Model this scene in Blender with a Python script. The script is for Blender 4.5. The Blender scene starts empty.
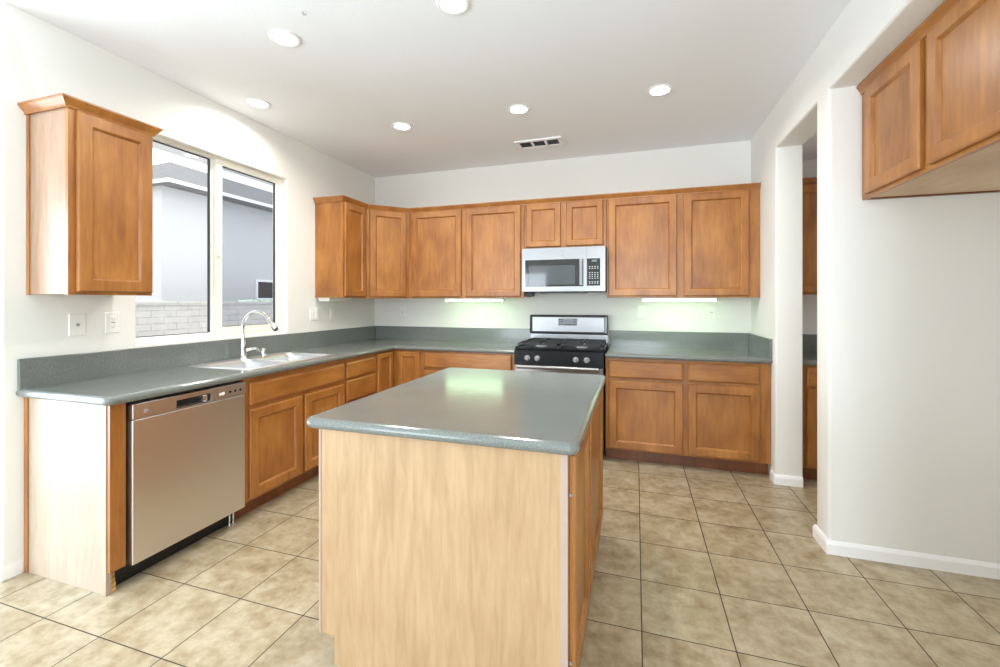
import bpy, bmesh, math, random
from mathutils import Vector, Matrix
random.seed(7)
SC = bpy.context.scene
COL = SC.collection
PI = math.pi

# ------------------------------------------------------------------ camera, world, light, exposure
cam_d = bpy.data.cameras.new('camera')
cam = bpy.data.objects.new('camera', cam_d); COL.objects.link(cam)
cam.location = (2.8517, -4.3307, 1.3237)
cam.rotation_euler = (PI/2, 0, 0.308)
cam_d.sensor_width = 36.0
cam_d.lens = 435.22/1000*36.0
cam_d.shift_x = 0.0027
cam_d.shift_y = -0.032
cam_d.clip_start = 0.05
SC.camera = cam

SC.view_settings.view_transform = 'Standard'
SC.view_settings.look = 'None'
SC.view_settings.gamma = 1.0
SC.view_settings.use_curve_mapping = False
SC.view_settings.exposure = 0.03
SC.cycles.diffuse_bounces = 8

world = bpy.data.worlds.new('sky'); SC.world = world
world.use_nodes = True
bg = world.node_tree.nodes['Background']
bg.inputs['Color'].default_value = (0.98, 0.99, 1.0, 1)
bg.inputs['Strength'].default_value = 2.25

def area(name, loc, rot, sx, sy, power, col):
    d = bpy.data.lights.new(name, 'AREA'); d.shape = 'RECTANGLE'
    d.size = sx; d.size_y = sy; d.energy = power; d.color = col
    o = bpy.data.objects.new(name, d); COL.objects.link(o)
    o.location = loc; o.rotation_euler = rot
    return o
# daylight coming in through the glass doors of the breakfast nook (left of the camera), through the
# glass doors of the living area behind the camera; the kitchen window lets in the sky itself
area('daylight_slider', (-1.17, -4.45, 1.08), (0, -PI/2-0.08, 0), 2.0, 2.3, 125, (0.72, 0.86, 1.0))
area('daylight_rear', (-0.19, -7.5, 1.13), (PI/2+0.45, 0, 0), 1.6, 2.1, 82, (0.77, 0.89, 1.0))
area('daylight_rear_right', (2.95, -7.5, 1.5), (PI/2+0.3, 0, 0), 1.2, 1.2, 85, (0.79, 0.90, 1.0))

W = 3.818; WT = 0.168; H = 2.744; ZC = 0.90

# ------------------------------------------------------------------ materials
def lin(c):
    c = c/255.0
    return c/12.92 if c <= 0.04045 else ((c+0.055)/1.055)**2.4
def rgb(r, g, b): return (lin(r), lin(g), lin(b), 1)

def base_mat(name):
    m = bpy.data.materials.new(name); m.use_nodes = True
    nt = m.node_tree; p = nt.nodes['Principled BSDF']
    return m, nt, p
def nd(nt, typ, **kw):
    n = nt.nodes.new(typ)
    for k, v in kw.items(): setattr(n, k, v)
    return n
def ramp(nt, stops):
    r = nd(nt, 'ShaderNodeValToRGB'); e = r.color_ramp.elements
    e[0].position, e[0].color = stops[0]; e[1].position, e[1].color = stops[-1]
    for s in stops[1:-1]:
        q = e.new(s[0]); q.color = s[1]
    return r
def objcoord(nt, scale=(1,1,1), randomize=True):
    tc = nd(nt, 'ShaderNodeTexCoord'); mp = nd(nt, 'ShaderNodeMapping')
    mp.inputs['Scale'].default_value = scale
    nt.links.new(tc.outputs['Object'], mp.inputs['Vector'])
    if randomize:
        oi = nd(nt, 'ShaderNodeObjectInfo'); mu = nd(nt, 'ShaderNodeMath', operation='MULTIPLY'); mu.inputs[1].default_value = 37.0
        nt.links.new(oi.outputs['Random'], mu.inputs[0])
        cb = nd(nt, 'ShaderNodeCombineXYZ')
        for i in range(3): nt.links.new(mu.outputs[0], cb.inputs[i])
        nt.links.new(cb.outputs[0], mp.inputs['Location'])
    return mp.outputs['Vector']
def noise(nt, vec, scale, detail=4, rough=0.55, dist=0.0):
    n = nd(nt, 'ShaderNodeTexNoise'); n.inputs['Scale'].default_value = scale
    n.inputs['Detail'].default_value = detail; n.inputs['Roughness'].default_value = rough; n.inputs['Distortion'].default_value = dist
    nt.links.new(vec, n.inputs['Vector']); return n.outputs['Fac']
def bump(nt, p, h, strength, dist=0.001):
    b = nd(nt, 'ShaderNodeBump'); b.inputs['Strength'].default_value = strength; b.inputs['Distance'].default_value = dist
    nt.links.new(h, b.inputs['Height']); nt.links.new(b.outputs['Normal'], p.inputs['Normal'])
def mixc(nt, fac, a, b, blend='MIX'):
    m = nd(nt, 'ShaderNodeMix', data_type='RGBA', blend_type=blend)
    for v, k in ((fac, 0), (a, 6), (b, 7)):
        if hasattr(v, 'is_output'): nt.links.new(v, m.inputs[k])
        else: m.inputs[k].default_value = v
    return m.outputs[2]

def wood(name, dark, mid, light, rough=0.36, axis='z', coat=0.25, blotch=0.62):
    m, nt, p = base_mat(name)
    sc = {'z': (9, 9, 0.9), 'x': (0.9, 9, 9), 'y': (9, 0.9, 9)}[axis]
    g = noise(nt, objcoord(nt, sc), 5.0, 6, 0.6, 0.6)
    sb = {'z': (2.2, 2.2, 1.1), 'x': (1.1, 2.2, 2.2), 'y': (2.2, 1.1, 2.2)}[axis]
    b = noise(nt, objcoord(nt, sb), 2.6, 3, 0.5, 0.3)
    mx = nd(nt, 'ShaderNodeMix', data_type='FLOAT'); mx.inputs[0].default_value = blotch
    nt.links.new(g, mx.inputs[2]); nt.links.new(b, mx.inputs[3])
    r = ramp(nt, [(0.33, dark), (0.5, mid), (0.68, light)])
    nt.links.new(mx.outputs[0], r.inputs[0]); nt.links.new(r.outputs[0], p.inputs['Base Color'])
    p.inputs['Roughness'].default_value = rough
    p.inputs['Coat Weight'].default_value = coat; p.inputs['Coat Roughness'].default_value = 0.3
    bump(nt, p, g, 0.06, 0.0006)
    return m
def plain(name, col, rough=0.5, metal=0.0, coat=0.0, spec=0.5):
    m, nt, p = base_mat(name)
    p.inputs['Base Color'].default_value = col; p.inputs['Roughness'].default_value = rough; p.inputs['Metallic'].default_value = metal
    p.inputs['Coat Weight'].default_value = coat; p.inputs['Specular IOR Level'].default_value = spec
    f = noise(nt, objcoord(nt), 14.0, 2)
    c = mixc(nt, f, tuple(x*0.96 for x in col[:3])+(1,), tuple(min(1, x*1.04) for x in col[:3])+(1,))
    nt.links.new(c, p.inputs['Base Color'])
    return m
def paint(name, col, sc=220.0, st=0.12, rough=0.75):
    m, nt, p = base_mat(name)
    v = objcoord(nt, randomize=False)
    f = noise(nt, v, 1.7, 2); c = mixc(nt, f, tuple(x*0.985 for x in col[:3])+(1,), col)
    nt.links.new(c, p.inputs['Base Color']); p.inputs['Roughness'].default_value = rough
    p.inputs['Specular IOR Level'].default_value = 0.25
    bump(nt, p, noise(nt, v, sc, 3), st, 0.002)
    return m
def steel(name, col, axis='z', rough=0.28):
    m, nt, p = base_mat(name)
    p.inputs['Metallic'].default_value = 1.0; p.inputs['Base Color'].default_value = col
    sc = {'z': (160, 160, 1.2), 'x': (1.2, 160, 160), 'y': (160, 1.2, 160)}[axis]
    g = noise(nt, objcoord(nt, sc), 3.0, 3)
    r = nd(nt, 'ShaderNodeMapRange'); r.inputs[3].default_value = rough-0.05; r.inputs[4].default_value = rough+0.09
    nt.links.new(g, r.inputs[0]); nt.links.new(r.outputs[0], p.inputs['Roughness'])
    bump(nt, p, g, 0.05, 0.0004)
    return m
def emit(name, col, strength):
    m, nt, p = base_mat(name)
    p.inputs['Base Color'].default_value = (0.9, 0.9, 0.9, 1)
    p.inputs['Emission Color'].default_value = col; p.inputs['Emission Strength'].default_value = strength
    return m
def glass(name, tint=(1, 1, 1, 1), refl=1.0):
    m = bpy.data.materials.new(name); m.use_nodes = True; nt = m.node_tree
    for n in list(nt.nodes): nt.nodes.remove(n)
    out = nd(nt, 'ShaderNodeOutputMaterial'); t = nd(nt, 'ShaderNodeBsdfTransparent'); g = nd(nt, 'ShaderNodeBsdfGlossy')
    t.inputs[0].default_value = tint; g.inputs['Roughness'].default_value = 0.02
    f = nd(nt, 'ShaderNodeFresnel'); f.inputs[0].default_value = 1.45
    mu = nd(nt, 'ShaderNodeMath', operation='MULTIPLY'); mu.inputs[1].default_value = refl
    nt.links.new(f.outputs[0], mu.inputs[0])
    ge = nd(nt, 'ShaderNodeNewGeometry'); iv = nd(nt, 'ShaderNodeMath', operation='SUBTRACT'); iv.inputs[0].default_value = 1.0
    nt.links.new(ge.outputs['Backfacing'], iv.inputs[1])      # reflect on the outer surfaces only
    m2 = nd(nt, 'ShaderNodeMath', operation='MULTIPLY'); nt.links.new(mu.outputs[0], m2.inputs[0]); nt.links.new(iv.outputs[0], m2.inputs[1])
    mx = nd(nt, 'ShaderNodeMixShader'); nt.links.new(m2.outputs[0], mx.inputs[0])
    nt.links.new(t.outputs[0], mx.inputs[1]); nt.links.new(g.outputs[0], mx.inputs[2]); nt.links.new(mx.outputs[0], out.inputs[0])
    return m
def floor_mat():
    m, nt, p = base_mat('beige_floor_tile')
    v = objcoord(nt, randomize=False)
    T = 0.340
    sep = nd(nt, 'ShaderNodeSeparateXYZ'); nt.links.new(v, sep.inputs[0])
    cells = []; lines = []
    for i, off in ((0, 2.8747), (1, -2.1506)):
        s = nd(nt, 'ShaderNodeMath', operation='SUBTRACT'); s.inputs[1].default_value = off; nt.links.new(sep.outputs[i], s.inputs[0])
        d = nd(nt, 'ShaderNodeMath', operation='DIVIDE'); d.inputs[1].default_value = T; nt.links.new(s.outputs[0], d.inputs[0])
        fl = nd(nt, 'ShaderNodeMath', operation='FLOOR'); nt.links.new(d.outputs[0], fl.inputs[0]); cells.append(fl.outputs[0])
        pp = nd(nt, 'ShaderNodeMath', operation='PINGPONG'); pp.inputs[1].default_value = 0.5; nt.links.new(d.outputs[0], pp.inputs[0])
        lines.append(pp.outputs[0])
    mn = nd(nt, 'ShaderNodeMath', operation='MINIMUM'); nt.links.new(lines[0], mn.inputs[0]); nt.links.new(lines[1], mn.inputs[1])
    gr = nd(nt, 'ShaderNodeMapRange', interpolation_type='SMOOTHSTEP'); gr.inputs[1].default_value = 0.0045; gr.inputs[2].default_value = 0.009
    nt.links.new(mn.outputs[0], gr.inputs[0])
    cb = nd(nt, 'ShaderNodeCombineXYZ'); nt.links.new(cells[0], cb.inputs[0]); nt.links.new(cells[1], cb.inputs[1])
    wn = nd(nt, 'ShaderNodeTexWhiteNoise', noise_dimensions='3D'); nt.links.new(cb.outputs[0], wn.inputs[0])
    va = nd(nt, 'ShaderNodeVectorMath', operation='MULTIPLY_ADD'); va.inputs[1].default_value = (5, 5, 5)
    nt.links.new(wn.outputs['Color'], va.inputs[0]); nt.links.new(v, va.inputs[2])
    n1 = noise(nt, va.outputs[0], 16.0, 7, 0.68, 0.15); n2 = noise(nt, va.outputs[0], 5.0, 4, 0.6, 0.2)
    mx = nd(nt, 'ShaderNodeMix', data_type='FLOAT'); mx.inputs[0].default_value = 0.4
    nt.links.new(n1, mx.inputs[2]); nt.links.new(n2, mx.inputs[3])
    r = ramp(nt, [(0.30, rgb(122, 103, 76)), (0.44, rgb(156, 140, 111)), (0.56, rgb(177, 164, 138)), (0.72, rgb(198, 189, 168))])
    nt.links.new(mx.outputs[0], r.inputs[0])
    c = mixc(nt, gr.outputs[0], rgb(60, 50, 40), r.outputs[0])
    nt.links.new(c, p.inputs['Base Color'])
    rr = nd(nt, 'ShaderNodeMapRange'); rr.inputs[3].default_value = 0.8; rr.inputs[4].default_value = 0.30
    nt.links.new(gr.outputs[0], rr.inputs[0]); nt.links.new(rr.outputs[0], p.inputs['Roughness'])
    ad = nd(nt, 'ShaderNodeMath', operation='MULTIPLY_ADD'); ad.inputs[1].default_value = 0.25
    nt.links.new(n1, ad.inputs[0]); nt.links.new(gr.outputs[0], ad.inputs[2])
    bump(nt, p, ad.outputs[0], 0.35, 0.0015)
    return m
def counter_mat():
    m, nt, p = base_mat('green_grey_laminate')
    v = objcoord(nt, randomize=False)
    n1 = noise(nt, v, 260.0, 2, 0.7); n2 = noise(nt, v, 9.0, 4, 0.6)
    r = ramp(nt, [(0.34, rgb(92, 98, 94)), (0.5, rgb(114, 119, 115)), (0.66, rgb(143, 147, 144))])
    nt.links.new(n1, r.inputs[0])
    c = mixc(nt, n2, rgb(109, 115, 111), r.outputs[0]); nt.links.new(c, p.inputs['Base Color'])
    p.inputs['Roughness'].default_value = 0.16; p.inputs['Specular IOR Level'].default_value = 0.6
    return m
def block_mat():
    m, nt, p = base_mat('grey_block_masonry')
    v = objcoord(nt, randomize=False)
    sep = nd(nt, 'ShaderNodeSeparateXYZ'); nt.links.new(v, sep.inputs[0])
    cb = nd(nt, 'ShaderNodeCombineXYZ'); nt.links.new(sep.outputs[1], cb.inputs[0]); nt.links.new(sep.outputs[2], cb.inputs[1])
    b = nd(nt, 'ShaderNodeTexBrick'); nt.links.new(cb.outputs[0], b.inputs['Vector'])
    b.inputs['Scale'].default_value = 1.0; b.inputs['Brick Width'].default_value = 0.4; b.inputs['Row Height'].default_value = 0.107
    b.inputs['Mortar Size'].default_value = 0.007; b.inputs['Mortar Smooth'].default_value = 0.1
    b.inputs['Color1'].default_value = rgb(186, 182, 180); b.inputs['Color2'].default_value = rgb(168, 165, 163); b.inputs['Mortar'].default_value = rgb(118, 116, 116)
    f = noise(nt, v, 9.0, 4)
    c = mixc(nt, f, b.outputs['Color'], rgb(205, 201, 198)); nt.links.new(c, p.inputs['Base Color']); p.inputs['Roughness'].default_value = 0.9
    bump(nt, p, f, 0.5, 0.01)
    return m
def roof_mat():
    m, nt, p = base_mat('grey_roof_tile')
    v = objcoord(nt, randomize=False)
    w = nd(nt, 'ShaderNodeTexWave', wave_type='BANDS', bands_direction='Y'); w.inputs['Scale'].default_value = 1.6
    nt.links.new(v, w.inputs['Vector'])
    f = noise(nt, v, 5.0, 4)
    c = mixc(nt, f, rgb(118, 119, 122), rgb(150, 149, 148)); nt.links.new(c, p.inputs['Base Color']); p.inputs['Roughness'].default_value = 0.9
    bump(nt, p, w.outputs['Fac'], 0.6, 0.04)
    return m

M = {}
M['wall'] = paint('cream_wall_paint', rgb(231, 230, 225))
M['ceiling'] = paint('white_ceiling_paint', rgb(240, 243, 247), 42.0, 0.4)
M['trim'] = plain('white_trim_paint', rgb(246, 246, 246), 0.4)
M['floor'] = floor_mat()
M['wood'] = wood('stained_maple', rgb(134, 80, 33), rgb(160, 103, 46), rgb(182, 125, 62))
M['wood_x'] = wood('stained_maple_grain_x', rgb(134, 80, 33), rgb(160, 103, 46), rgb(182, 125, 62), axis='x')
M['wood_y'] = wood('stained_maple_grain_y', rgb(134, 80, 33), rgb(160, 103, 46), rgb(182, 125, 62), axis='y')
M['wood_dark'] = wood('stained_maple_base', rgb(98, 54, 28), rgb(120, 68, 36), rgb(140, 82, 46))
M['veneer'] = wood('pale_maple_veneer', rgb(160, 129, 95), rgb(174, 144, 108), rgb(186, 157, 121), rough=0.42, coat=0.15, blotch=0.35)
M['pale'] = wood('glare_paled_veneer', rgb(166, 146, 126), rgb(176, 157, 138), rgb(186, 168, 150), rough=0.4, coat=0.2, blotch=0.3)  # paler copy of the maple veneer, window glare put into its colour
M['glare_stain'] = wood('glare_paled_stained_maple', rgb(146, 116, 92), rgb(160, 130, 106), rgb(172, 143, 119), rough=0.4, coat=0.2, blotch=0.3)  # stained cabinet side, lightened in colour to imitate glare from the glass doors
M['under'] = wood('raw_maple_underside', rgb(190, 160, 128), rgb(206, 178, 146), rgb(220, 194, 164), rough=0.6, axis='y', coat=0.0)
M['strip'] = plain('greyish_edge_strip', rgb(172, 150, 136), 0.5)
M['gap'] = plain('dark_gap', rgb(30, 22, 18), 0.9)
M['counter'] = counter_mat()
M['steel'] = steel('brushed_steel', (0.76, 0.74, 0.71, 1), 'z', 0.34)
M['steel_x'] = steel('brushed_steel_horizontal', (0.30, 0.30, 0.305, 1), 'x', 0.30)
M['steel_y'] = steel('brushed_steel_bar', (0.72, 0.72, 0.73, 1), 'y', 0.3)
M['sink'] = steel('satin_sink_steel', (0.78, 0.79, 0.80, 1), 'y', 0.36)
M['chrome'] = plain('polished_chrome', (0.85, 0.86, 0.88, 1), 0.08, 1.0)
M['black'] = plain('black_enamel', rgb(9, 9, 10), 0.3, 0, 0.0, 0.15)
M['iron'] = plain('cast_iron', rgb(30, 31, 33), 0.45)
M['blackplastic'] = plain('black_plastic', rgb(20, 20, 22), 0.45)
M['blackglass'] = plain('black_glass', rgb(14, 15, 17), 0.05, 0, 0.6)
M['ovenwin'] = plain('smoked_window_glass', rgb(66, 74, 80), 0.08, 0, 0.5)
M['greyplastic'] = plain('grey_plastic', rgb(150, 152, 156), 0.35)
M['whiteplastic'] = plain('white_plastic', rgb(236, 235, 230), 0.35)
M['key'] = plain('pale_key_print', rgb(190, 192, 196), 0.5)
M['display'] = emit('lit_clock_display', (0.75, 0.85, 1.0, 1), 0.25)
M['display'].node_tree.nodes['Principled BSDF'].inputs['Base Color'].default_value = (0.05, 0.06, 0.07, 1)
M['vinyl'] = plain('almond_vinyl', rgb(246, 243, 230), 0.4)
M['whitevinyl'] = plain('white_vinyl', rgb(238, 240, 242), 0.4)
M['gasket'] = plain('dark_gasket', rgb(60, 62, 66), 0.6)
M['glass'] = glass('window_glass', (0.97, 0.985, 0.99, 1))
M['screen'] = glass('insect_screen_mesh', (0.80, 0.815, 0.84, 1), 0.0)
M['stucco'] = paint('grey_stucco', rgb(205, 206, 208), 60.0, 0.4, 0.95)
M['block'] = block_mat()
M['roof'] = roof_mat()
M['ground'] = paint('pale_concrete', rgb(190, 186, 180), 40.0, 0.3, 0.9)
M['lamp'] = emit('lit_lamp_lens', (1.0, 0.95, 0.87, 1), 24.0)
M['tube'] = emit('lit_fluorescent_lens', (0.62, 1.0, 0.58, 1), 10.5)
M['chip'] = wood('broken_particle_board', rgb(150, 112, 60), rgb(190, 150, 90), rgb(220, 186, 126), rough=0.9, coat=0)
M['ventdark'] = plain('dark_duct', rgb(52, 50, 48), 0.8)

# ------------------------------------------------------------------ mesh helpers
def wloc(o):
    v = Vector((0, 0, 0))
    while o is not None:
        v = v + o.location; o = o.parent
    return v
def obj(name, bm, mat, parent=None, smooth=False):
    bmesh.ops.recalc_face_normals(bm, faces=bm.faces)
    if parent is not None:
        bmesh.ops.translate(bm, verts=bm.verts, vec=-wloc(parent))
    me = bpy.data.meshes.new(name); bm.to_mesh(me); bm.free()
    if isinstance(mat, str): mat = M[mat]
    me.materials.append(mat)
    if smooth:
        for p in me.polygons: p.use_smooth = True
        for p in me.polygons:
            if p.area > 0.04 and abs(p.normal.z) > 0.99: p.use_smooth = False     # flat caps stay flat
        try: me.set_sharp_from_angle(angle=math.radians(40))
        except Exception: pass
    o = bpy.data.objects.new(name, me); COL.objects.link(o)
    if parent is not None: o.parent = parent
    return o
def thing(name, label, cat, loc=(0, 0, 0), group=None):
    o = bpy.data.objects.new(name, None); COL.objects.link(o)
    o.location = loc; o['label'] = label; o['category'] = cat
    o.empty_display_size = 0.05
    if group: o['group'] = group
    return o
def tag(o, label, cat, group=None):
    o['label'] = label; o['category'] = cat
    if group: o['group'] = group
    return o
def struct(name, bm, mat, parent=None, label=None, smooth=False):
    o = obj(name, bm, mat, parent, smooth)
    if parent is None: o['kind'] = 'structure'
    return o
def B(): return bmesh.new()
def box(bm, x0, x1, y0, y1, z0, z1, bev=0.0, seg=2):
    if x0 > x1: x0, x1 = x1, x0
    if y0 > y1: y0, y1 = y1, y0
    if z0 > z1: z0, z1 = z1, z0
    vs = [bm.verts.new((x, y, z)) for x in (x0, x1) for y in (y0, y1) for z in (z0, z1)]
    f = [(0, 1, 3, 2), (4, 6, 7, 5), (0, 4, 5, 1), (2, 3, 7, 6), (0, 2, 6, 4), (1, 5, 7, 3)]
    fs = [bm.faces.new([vs[i] for i in q]) for q in f]
    if bev > 0:
        es = list({e for q in fs for e in q.edges})
        bmesh.ops.bevel(bm, geom=es, offset=bev, segments=seg, affect='EDGES', profile=0.5)
    return bm
def bx(*a, **k): return box(B(), *a, **k)
def cyl(bm, p0, p1, r0, r1=None, n=24, cap=True):
    p0 = Vector(p0); p1 = Vector(p1); r1 = r0 if r1 is None else r1
    d = (p1-p0).normalized(); u = d.orthogonal().normalized(); v = d.cross(u)
    A = []; C = []
    for i in range(n):
        t = 2*PI*i/n; w = u*math.cos(t)+v*math.sin(t)
        A.append(bm.verts.new(p0+w*r0)); C.append(bm.verts.new(p1+w*r1))
    for i in range(n):
        j = (i+1) % n; bm.faces.new((A[i], A[j], C[j], C[i]))
    if cap: bm.faces.new(A); bm.faces.new(C)
    return bm
def tube(bm, pts, rad, n=16):
    pts = [Vector(p) for p in pts]; rings = []
    if not hasattr(rad, '__len__'): rad = [rad]*len(pts)
    prev = None
    for i, p in enumerate(pts):
        d = (pts[min(i+1, len(pts)-1)]-pts[max(i-1, 0)]).normalized()
        u = d.orthogonal().normalized() if prev is None else (prev-d*prev.dot(d)).normalized()
        prev = u; v = d.cross(u)
        rings.append([bm.verts.new(p+(u*math.cos(2*PI*k/n)+v*math.sin(2*PI*k/n))*rad[i]) for k in range(n)])
    for a, b in zip(rings, rings[1:]):
        for k in range(n):
            j = (k+1) % n; bm.faces.new((a[k], a[j], b[j], b[k]))
    bm.faces.new(rings[0]); bm.faces.new(rings[-1])
    return bm
def lathe(bm, c, prof, n=40, axis='z'):
    rings = []
    for r, h in prof:
        ring = []
        for k in range(n):
            t = 2*PI*k/n; a, b = r*math.cos(t), r*math.sin(t)
            q = {'z': (a, b, h), 'y': (a, h, b), 'x': (h, a, b)}[axis]
            ring.append(bm.verts.new(Vector(c)+Vector(q)))
        rings.append(ring)
    for a, b in zip(rings, rings[1:]):
        for k in range(n):
            j = (k+1) % n; bm.faces.new((a[k], a[j], b[j], b[k]))
    if prof[0][0] > 1e-6: bm.faces.new(rings[0])
    if prof[-1][0] > 1e-6: bm.faces.new(rings[-1])
    return bm
def prism(bm, pts, z0, z1):
    a = [bm.verts.new((x, y, z0)) for x, y in pts]; b = [bm.verts.new((x, y, z1)) for x, y in pts]
    n = len(pts)
    for i in range(n):
        j = (i+1) % n; bm.faces.new((a[i], a[j], b[j], b[i]))
    bm.faces.new(a); bm.faces.new(b)
    return bm
def inset_poly(pts, d):
    # pts counter-clockwise, moves every edge inwards by d (mitred)
    n = len(pts); out = []
    for i in range(n):
        p0 = Vector(pts[i-1]); p1 = Vector(pts[i]); p2 = Vector(pts[(i+1) % n])
        e1 = (p1-p0).normalized(); e2 = (p2-p1).normalized()
        n1 = Vector((-e1.y, e1.x)); n2 = Vector((-e2.y, e2.x))
        k = n1+n2; k = k/max(0.2, k.dot(n1))
        out.append(tuple(p1+k*d))
    return out
def rounded(pts, radii, seg=6):
    n = len(pts); out = []
    for i in range(n):
        r = radii[i]
        if r <= 0: out.append(pts[i]); continue
        p0 = Vector(pts[i-1]); p1 = Vector(pts[i]); p2 = Vector(pts[(i+1) % n])
        a = (p0-p1).normalized(); b = (p2-p1).normalized()
        c = p1+(a+b)*r                     # right-angled corners only
        s = p1+a*r; e = p1+b*r
        a0 = math.atan2(s.y-c.y, s.x-c.x); a1 = math.atan2(e.y-c.y, e.x-c.x)
        dlt = (a1-a0+PI) % (2*PI)-PI
        for k in range(seg+1):
            t = a0+dlt*k/seg; out.append((c.x+r*math.cos(t), c.y+r*math.sin(t)))
    return out
def slab(pts, z0, z1, hole=None, seg=10):
    # slab with a bull-nosed rim; pts CCW; hole is an optional CCW rectangle
    bm = B(); r = (z1-z0)/2; rings = []
    for k in range(seg+1):
        t = -PI/2+PI*k/seg
        q = inset_poly(pts, r*(1-math.cos(t)))
        rings.append([bm.verts.new((x, y, (z0+z1)/2+r*math.sin(t))) for x, y in q])
    n = len(pts)
    for a, b in zip(rings, rings[1:]):
        for i in range(n):
            j = (i+1) % n; bm.faces.new((a[i], a[j], b[j], b[i]))
    def cap(ring, z):
        if not hole: bm.faces.new(ring); return None
        hv = [bm.verts.new((x, y, z)) for x, y in hole]
        es = []
        for loop in (ring, hv):
            for i in range(len(loop)):
                a, b = loop[i], loop[(i+1) % len(loop)]
                e = bm.edges.get((a, b)) or bm.edges.new((a, b)); es.append(e)
        bmesh.ops.triangle_fill(bm, use_beauty=True, edges=es)
        return hv
    h0 = cap(rings[0], z0); h1 = cap(rings[-1], z1)
    if hole:
        for i in range(len(hole)):
            j = (i+1) % len(hole); bm.faces.new((h0[i], h0[j], h1[j], h1[i]))
    return bm

class Plane:
    """a cabinet front: origin o, horizontal unit u, outward unit n"""
    def __init__(s, o, u, n): s.o = Vector(o); s.u = Vector(u); s.n = Vector(n)
    def p(s, a, z, w): return s.o+s.u*a+s.n*w+Vector((0, 0, z))
def rings_face(pl, u0, u1, z0, z1, prof, close=True):
    bm = B(); R = []
    for ins, w in prof:
        R.append([bm.verts.new(pl.p(a, z, w)) for a, z in ((u0+ins, z0+ins), (u1-ins, z0+ins), (u1-ins, z1-ins), (u0+ins, z1-ins))])
    for a, b in zip(R, R[1:]):
        for i in range(4):
            j = (i+1) % 4; bm.faces.new((a[i], a[j], b[j], b[i]))
    bm.faces.new(R[0]) if close else None
    if close: bm.faces.new(R[-1])
    return bm
def door(pl, u0, u1, z0, z1, parent, mat='wood', st=0.062):
    prof = [(0, 0.001), (0, 0.014), (0.003, 0.018), (0.007, 0.0205), (st-0.006, 0.0205), (st-0.002, 0.0185), (st, 0.0150), (st+0.005, 0.0085), (st+0.006, 0.007)]
    bm = rings_face(pl, u0, u1, z0, z1, prof+[(st+0.006, 0.001)], close=False)
    # back ring
    d = obj('door', bm, mat, parent)
    pb = rings_face(pl, u0+st-0.004, u1-st+0.004, z0+st-0.004, z1-st+0.004, [(0, 0.002), (0, 0.0062)])
    obj('door_panel', pb, mat, d)
    return d
def drawer(pl, u0, u1, z0, z1, parent, mat='wood'):
    prof = [(0, 0.001), (0, 0.012), (0.003, 0.0155), (0.010, 0.019), (0.013, 0.0205)]
    return obj('drawer_front', rings_face(pl, u0, u1, z0, z1, prof), mat, parent)

# ------------------------------------------------------------------ SETTING
struct('floor', bx(-1.4, 6.0, -7.7, 0.25, -0.12, 0), 'floor')
# main ceiling, kitchen
bm = bx(-1.4, W+WT, -7.7, 0.2, H, H+0.1)
struct('ceiling', bm, 'ceiling')
# left wall with the window hole (y -2.50..-1.32, z 1.062..2.36)
WY0, WY1, WZ0, WZ1 = -2.50, -1.319, 1.062, 2.372
WE = -3.085
def wall_x(yz, holes, x0, x1):
    """extrude an outline given in (y,z) from x0 to x1, with rectangular holes"""
    bm = B(); L = {}
    for x in (x0, x1):
        loops = []
        for lp in [yz]+holes:
            loops.append([bm.verts.new((x, y, z)) for y, z in lp])
        es = []
        for lp in loops:
            for i in range(len(lp)): es.append(bm.edges.new((lp[i], lp[(i+1) % len(lp)])))
        bmesh.ops.triangle_fill(bm, use_beauty=True, edges=es); L[x] = loops
    for a, b in zip(L[x0], L[x1]):
        for i in range(len(a)):
            j = (i+1) % len(a); bm.faces.new((a[i], a[j], b[j], b[i]))
    return bm
def soften(bm, test, off=0.014, seg=4):
    es = [e for e in bm.edges if test(e.verts[0].co, e.verts[1].co)]
    bmesh.ops.bevel(bm, geom=es, offset=off, segments=seg, affect='EDGES', profile=0.5)
bm = wall_x([(0.0, 0), (0.0, H), (WE, H), (WE, 0)], [[(WY0, WZ0), (WY1, WZ0), (WY1, WZ1), (WY0, WZ1)]], -0.132, 0)
eps = 1e-4
def near(a, v): return abs(a-v) < eps
soften(bm, lambda a, b: near(a.x, 0) and near(b.x, 0) and ((all(WY0-eps <= q.y <= WY1+eps and WZ0-eps <= q.z <= WZ1+eps for q in (a, b)) and (near(a.y, b.y) or near(a.z, b.z))) or (near(a.y, WE) and near(b.y, WE) and abs(a.z-b.z) > 1)), 0.012)
struct('wall_left', bm, 'wall', smooth=True)
struct('wall_back', bx(-0.2, 6.0, 0, 0.15, 0, H), 'wall')
# the nook that opens on the left behind the kitchen wall
struct('wall_nook_return', bx(-1.2, -0.132, WE, WE+0.12, 0, H), 'wall')
bm = wall_x([(WE+0.12, 0), (WE+0.12, H), (-7.7, H), (-7.7, 0)], [[(-5.62, 0.03), (-3.28, 0.03), (-3.28, 2.12), (-5.62, 2.12)]], -1.35, -1.2)
struct('wall_nook', bm, 'wall')
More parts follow.
